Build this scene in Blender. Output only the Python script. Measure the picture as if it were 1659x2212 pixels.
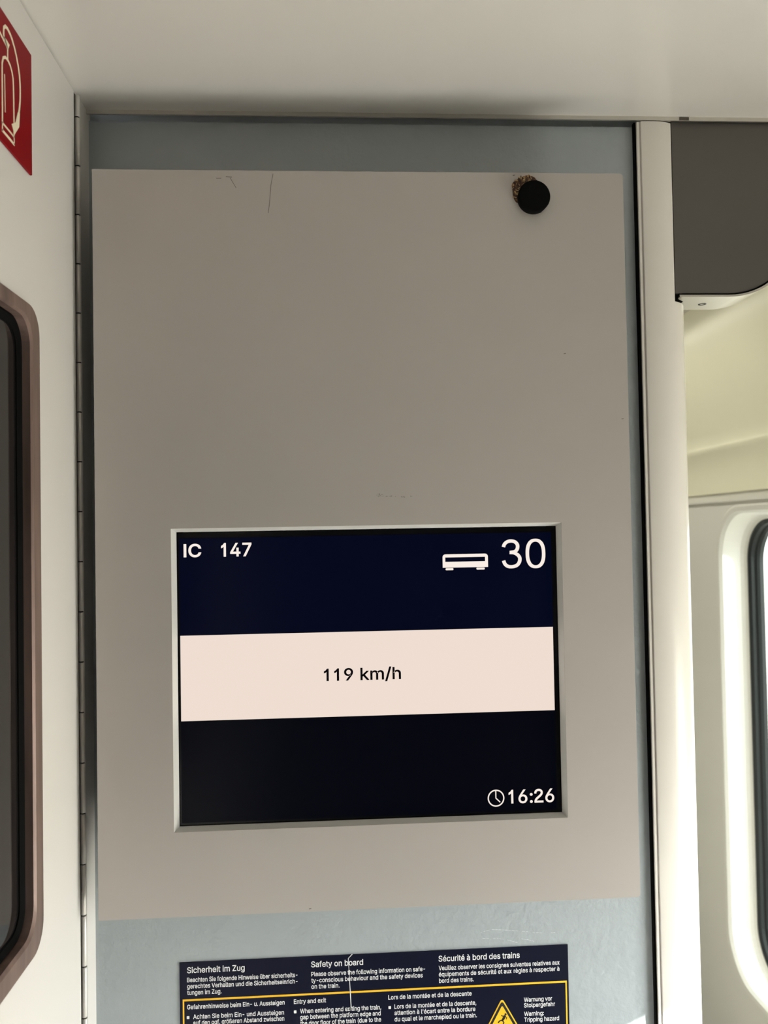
import bpy, bmesh, math, random
from mathutils import Vector, Matrix
from mathutils.geometry import tessellate_polygon

for o in list(bpy.data.objects):
    bpy.data.objects.remove(o, do_unlink=True)
S = bpy.context.scene
COL = S.collection
random.seed(7)
Z0 = 1.5            # height of the display's lower edge above the vestibule floor

# ------------------------------------------------------------------ camera
F_PX, YAW, PITCH, ROLL = 1762.46, 0.0576204, 0.0240081, -0.0171733
CAM = Vector((0.12942, -0.65920, 0.22930 + Z0))
cy, sy, cp, sp, cr, sr = (math.cos(YAW), math.sin(YAW), math.cos(PITCH), math.sin(PITCH),
                          math.cos(ROLL), math.sin(ROLL))
fwd = Vector((sy*cp, cy*cp, sp)); rt = Vector((cy, -sy, 0)); up = rt.cross(fwd)
right = cr*rt + sr*up; upv = -sr*rt + cr*up
cd = bpy.data.cameras.new('camera'); cam = bpy.data.objects.new('camera', cd); COL.objects.link(cam)
cd.sensor_fit = 'HORIZONTAL'; cd.sensor_width = 27.0; cd.lens = 27.0*F_PX/1659
cd.clip_start = 0.01; cd.clip_end = 200
cd.dof.use_dof = True; cd.dof.focus_distance = 0.665; cd.dof.aperture_fstop = cd.lens/3.0
M = Matrix((right, upv, -fwd)).transposed().to_4x4(); M.translation = CAM
cam.matrix_world = M
S.camera = cam

# ------------------------------------------------------------------ sky, sun, exposure
SKY, GROUND_OUT, SUN = 9.0, 4.5, 18.0
FILL_LAMP = 3.4
SUN_DIR = Vector((-1.0, 0.60, -0.45))
w = bpy.data.worlds.new('sky'); S.world = w; w.use_nodes = True
nt = w.node_tree; nt.nodes.clear()
tc = nt.nodes.new('ShaderNodeTexCoord'); sx = nt.nodes.new('ShaderNodeSeparateXYZ')
rp = nt.nodes.new('ShaderNodeValToRGB'); bg = nt.nodes.new('ShaderNodeBackground'); wo = nt.nodes.new('ShaderNodeOutputWorld')
mr = nt.nodes.new('ShaderNodeMapRange'); mr.inputs['From Min'].default_value = -1; mr.inputs['From Max'].default_value = 1
nt.links.new(tc.outputs['Generated'], sx.inputs[0]); nt.links.new(sx.outputs['Z'], mr.inputs['Value'])
nt.links.new(mr.outputs['Result'], rp.inputs[0]); nt.links.new(rp.outputs[0], bg.inputs[0]); nt.links.new(bg.outputs[0], wo.inputs[0])
e = rp.color_ramp.elements
g = GROUND_OUT/SKY
e[0].position = 0.47; e[0].color = (0.92*g, 0.89*g, 0.84*g, 1)
e[1].position = 0.53; e[1].color = (0.955, 0.985, 1.05, 1)
bg.inputs[1].default_value = SKY
ld = bpy.data.lights.new('sun', 'SUN'); ld.energy = SUN; ld.angle = math.radians(0.6); ld.color = (1.0, 0.96, 0.91)
sun = bpy.data.objects.new('sun', ld); COL.objects.link(sun)
sun.location = (3, -2, 4); sun.rotation_euler = SUN_DIR.to_track_quat('-Z', 'Y').to_euler()
S.view_settings.view_transform = 'Standard'; S.view_settings.look = 'None'
S.view_settings.gamma = 1.0; S.view_settings.use_curve_mapping = False
S.view_settings.exposure = 1.45
EXPO = 2.0**S.view_settings.exposure

# ------------------------------------------------------------------ helpers
def lin(c):
    return tuple(((v/255)/12.92 if v/255 <= 0.04045 else ((v/255+0.055)/1.055)**2.4) for v in c)

def mat(name, rgb, rough=0.5, metal=0.0, spec=0.5, var=0.0, vscale=8.0, bump=0.0, bscale=200.0, stretch=None, coat=0.0):
    m = bpy.data.materials.new(name); m.use_nodes = True
    n = m.node_tree.nodes; L = m.node_tree.links; b = n['Principled BSDF']
    b.inputs['Base Color'].default_value = (*rgb, 1); b.inputs['Roughness'].default_value = rough
    b.inputs['Metallic'].default_value = metal; b.inputs['Specular IOR Level'].default_value = spec
    b.inputs['Coat Weight'].default_value = coat
    t = n.new('ShaderNodeTexCoord'); mp = n.new('ShaderNodeMapping'); L.new(t.outputs['Object'], mp.inputs[0])
    if stretch: mp.inputs['Scale'].default_value = stretch
    if var > 0:
        nz = n.new('ShaderNodeTexNoise'); nz.inputs['Scale'].default_value = vscale; nz.inputs['Detail'].default_value = 6
        L.new(mp.outputs[0], nz.inputs['Vector'])
        r = n.new('ShaderNodeValToRGB'); L.new(nz.outputs['Fac'], r.inputs[0]); L.new(r.outputs[0], b.inputs['Base Color'])
        r.color_ramp.elements[0].position = 0.3; r.color_ramp.elements[1].position = 0.7
        r.color_ramp.elements[0].color = (*[c*(1-var) for c in rgb], 1)
        r.color_ramp.elements[1].color = (*[min(1, c*(1+var)) for c in rgb], 1)
    if bump > 0:
        nb = n.new('ShaderNodeTexNoise'); nb.inputs['Scale'].default_value = bscale; nb.inputs['Detail'].default_value = 2
        L.new(mp.outputs[0], nb.inputs['Vector'])
        bp = n.new('ShaderNodeBump'); bp.inputs['Strength'].default_value = bump; bp.inputs['Distance'].default_value = 0.001
        L.new(nb.outputs['Fac'], bp.inputs['Height']); L.new(bp.outputs[0], b.inputs['Normal'])
    return m

def emit_mat(name, rgb, rough=0.22, base=(0.002, 0.002, 0.003), spec=0.12):
    m = mat(name, base, rough, spec=spec)
    b = m.node_tree.nodes['Principled BSDF']
    b.inputs['Emission Color'].default_value = (*rgb, 1); b.inputs['Emission Strength'].default_value = 1.0/EXPO
    return m

def glass_mat(name, tint=(1, 1, 1)):
    m = bpy.data.materials.new(name); m.use_nodes = True; n = m.node_tree.nodes; L = m.node_tree.links; n.clear()
    o = n.new('ShaderNodeOutputMaterial'); t = n.new('ShaderNodeBsdfTransparent'); gl = n.new('ShaderNodeBsdfGlossy')
    t.inputs[0].default_value = (*tint, 1); gl.inputs['Roughness'].default_value = 0.02
    lw = n.new('ShaderNodeLayerWeight'); pw = n.new('ShaderNodeMath'); pw.operation = 'POWER'; pw.inputs[1].default_value = 4.0
    f = n.new('ShaderNodeMath'); f.operation = 'MULTIPLY_ADD'; f.inputs[1].default_value = 0.7; f.inputs[2].default_value = 0.03
    L.new(lw.outputs['Facing'], pw.inputs[0]); L.new(pw.outputs[0], f.inputs[0]); mx = n.new('ShaderNodeMixShader')
    L.new(f.outputs[0], mx.inputs[0]); L.new(t.outputs[0], mx.inputs[1]); L.new(gl.outputs[0], mx.inputs[2]); L.new(mx.outputs[0], o.inputs[0])
    return m

XL, XR, YW, ZC = -0.0792, 0.85, 0.05, 0.5942       # left wall, right wall, back wall, ceiling (heights above the display edge)
def back(y):  return lambda u, v, d: Vector((u, y - d, v + Z0))          # faces the viewer, d towards the viewer
def left(x=XL):  return lambda u, v, d: Vector((x + d, u, v + Z0))       # faces +X, u = Y
def rside(x=XR): return lambda u, v, d: Vector((x - d, u, v + Z0))       # faces -X, u = Y
def flat(z):  return lambda u, v, d: Vector((u, v, z + Z0 + d))          # plan outline, d upwards

class MB:
    def __init__(s): s.bm = bmesh.new()
    def plate(s, frame, outer, holes=(), d0=0.0, d1=0.001):
        b = bmesh.new()
        loops = [[Vector((p[0], p[1], 0)) for p in lp] for lp in (outer, *holes)]
        vs = [b.verts.new(p) for lp in loops for p in lp]
        for t in tessellate_polygon(loops):
            try: b.faces.new([vs[i] for i in t])
            except ValueError: pass
        r = bmesh.ops.extrude_face_region(b, geom=list(b.faces))
        for v in r['geom']:
            if isinstance(v, bmesh.types.BMVert): v.co.z = 1
        bmesh.ops.recalc_face_normals(b, faces=list(b.faces))
        s.add(b, lambda c: frame(c.x, c.y, d0 + (d1-d0)*c.z))
        return s
    def add(s, b, fn):
        mp = {v: s.bm.verts.new(fn(v.co)) for v in b.verts}
        for f in b.faces:
            try: nf = s.bm.faces.new([mp[v] for v in f.verts]); nf.smooth = f.smooth
            except ValueError: pass
        b.free()
    def ring(s, frame, A, dA, B, dB, smooth=False):
        a = [s.bm.verts.new(frame(p[0], p[1], dA)) for p in A]; c = [s.bm.verts.new(frame(p[0], p[1], dB)) for p in B]
        for i in range(len(a)):
            j = (i+1) % len(a); f = s.bm.faces.new((a[i], a[j], c[j], c[i])); f.smooth = smooth
        return s
    def rings(s, frame, seq, smooth=False, closed_profile=False):
        rows = [[s.bm.verts.new(frame(p[0], p[1], d)) for p in L] for L, d in seq]
        prs = list(zip(rows, rows[1:])) + ([(rows[-1], rows[0])] if closed_profile else [])
        for a, c in prs:
            for i in range(len(a)):
                j = (i+1) % len(a); f = s.bm.faces.new((a[i], a[j], c[j], c[i])); f.smooth = smooth
        return s
    def box(s, lo, hi):
        vs = [s.bm.verts.new((x, y, z + Z0)) for x in (lo[0], hi[0]) for y in (lo[1], hi[1]) for z in (lo[2], hi[2])]
        for q in ((0,1,3,2),(4,6,7,5),(0,4,5,1),(2,3,7,6),(0,2,6,4),(1,5,7,3)): s.bm.faces.new([vs[i] for i in q])
        return s
    def ribbon(s, frame, pts, width, d0, d1):
        P = [Vector(p) for p in pts]; ws = width if isinstance(width, (list, tuple)) else [width]*len(P)
        Lp, Rp = [], []
        for i, p in enumerate(P):
            a = P[max(i-1, 0)]; c = P[min(i+1, len(P)-1)]; t = (c-a).normalized(); n = Vector((-t.y, t.x))
            Lp.append(p + n*ws[i]/2); Rp.append(p - n*ws[i]/2)
        return s.plate(frame, [tuple(q) for q in Lp + Rp[::-1]], (), d0, d1)
    def lathe(s, c, axis, prof, seg=32):
        ax = Vector(axis).normalized(); a = ax.orthogonal().normalized(); b = ax.cross(a); c = Vector(c)+Vector((0, 0, Z0)); rows = []
        for r, h in prof:
            rows.append([s.bm.verts.new(c + ax*h + (a*math.cos(2*math.pi*k/seg)+b*math.sin(2*math.pi*k/seg))*max(r, 1e-6)) for k in range(seg)])
        for p, q in zip(rows, rows[1:]):
            for k in range(seg):
                f = s.bm.faces.new((p[k], p[(k+1) % seg], q[(k+1) % seg], q[k])); f.smooth = True
        s.bm.faces.new(rows[0][::-1]); s.bm.faces.new(rows[-1])
        return s
    def build(s, name, m, parent=None, bevel=0.0, seg=2, recalc=True, smooth_angle=None):
        if recalc: bmesh.ops.recalc_face_normals(s.bm, faces=list(s.bm.faces))
        me = bpy.data.meshes.new(name); s.bm.to_mesh(me); s.bm.free()
        o = bpy.data.objects.new(name, me); COL.objects.link(o)
        for x in (m if isinstance(m, (list, tuple)) else [m]): me.materials.append(x)
        if bevel > 0:
            bv = o.modifiers.new('bevel', 'BEVEL'); bv.width = bevel; bv.segments = seg; bv.limit_method = 'ANGLE'; bv.angle_limit = math.radians(40)
        if parent:
            o.parent = parent; o.matrix_parent_inverse = Matrix.Translation(-world_origin(parent))
        return o

def world_origin(p):
    v = p.location.copy()
    if p.parent: v = v + p.matrix_parent_inverse.translation + world_origin(p.parent)
    return v
def thing(name, label, cat, loc, group=None):
    o = bpy.data.objects.new(name, None); COL.objects.link(o); o.empty_display_size = 0.05
    o.location = (loc[0], loc[1], loc[2] + Z0); o['label'] = label; o['category'] = cat
    if group: o['group'] = group
    return o
def struct(o, label, cat):
    o['kind'] = 'structure'; o['label'] = label; o['category'] = cat; return o
def rect(u0, v0, u1, v1): return [(u0, v0), (u1, v0), (u1, v1), (u0, v1)]
def rrect(u0, v0, u1, v1, r, n=8):
    P = []
    for cx, cyy, a in ((u1-r, v0+r, -90), (u1-r, v1-r, 0), (u0+r, v1-r, 90), (u0+r, v0+r, 180)):
        for k in range(n+1):
            t = math.radians(a + 90*k/n); P.append((cx + r*math.cos(t), cyy + r*math.sin(t)))
    return P

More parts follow.
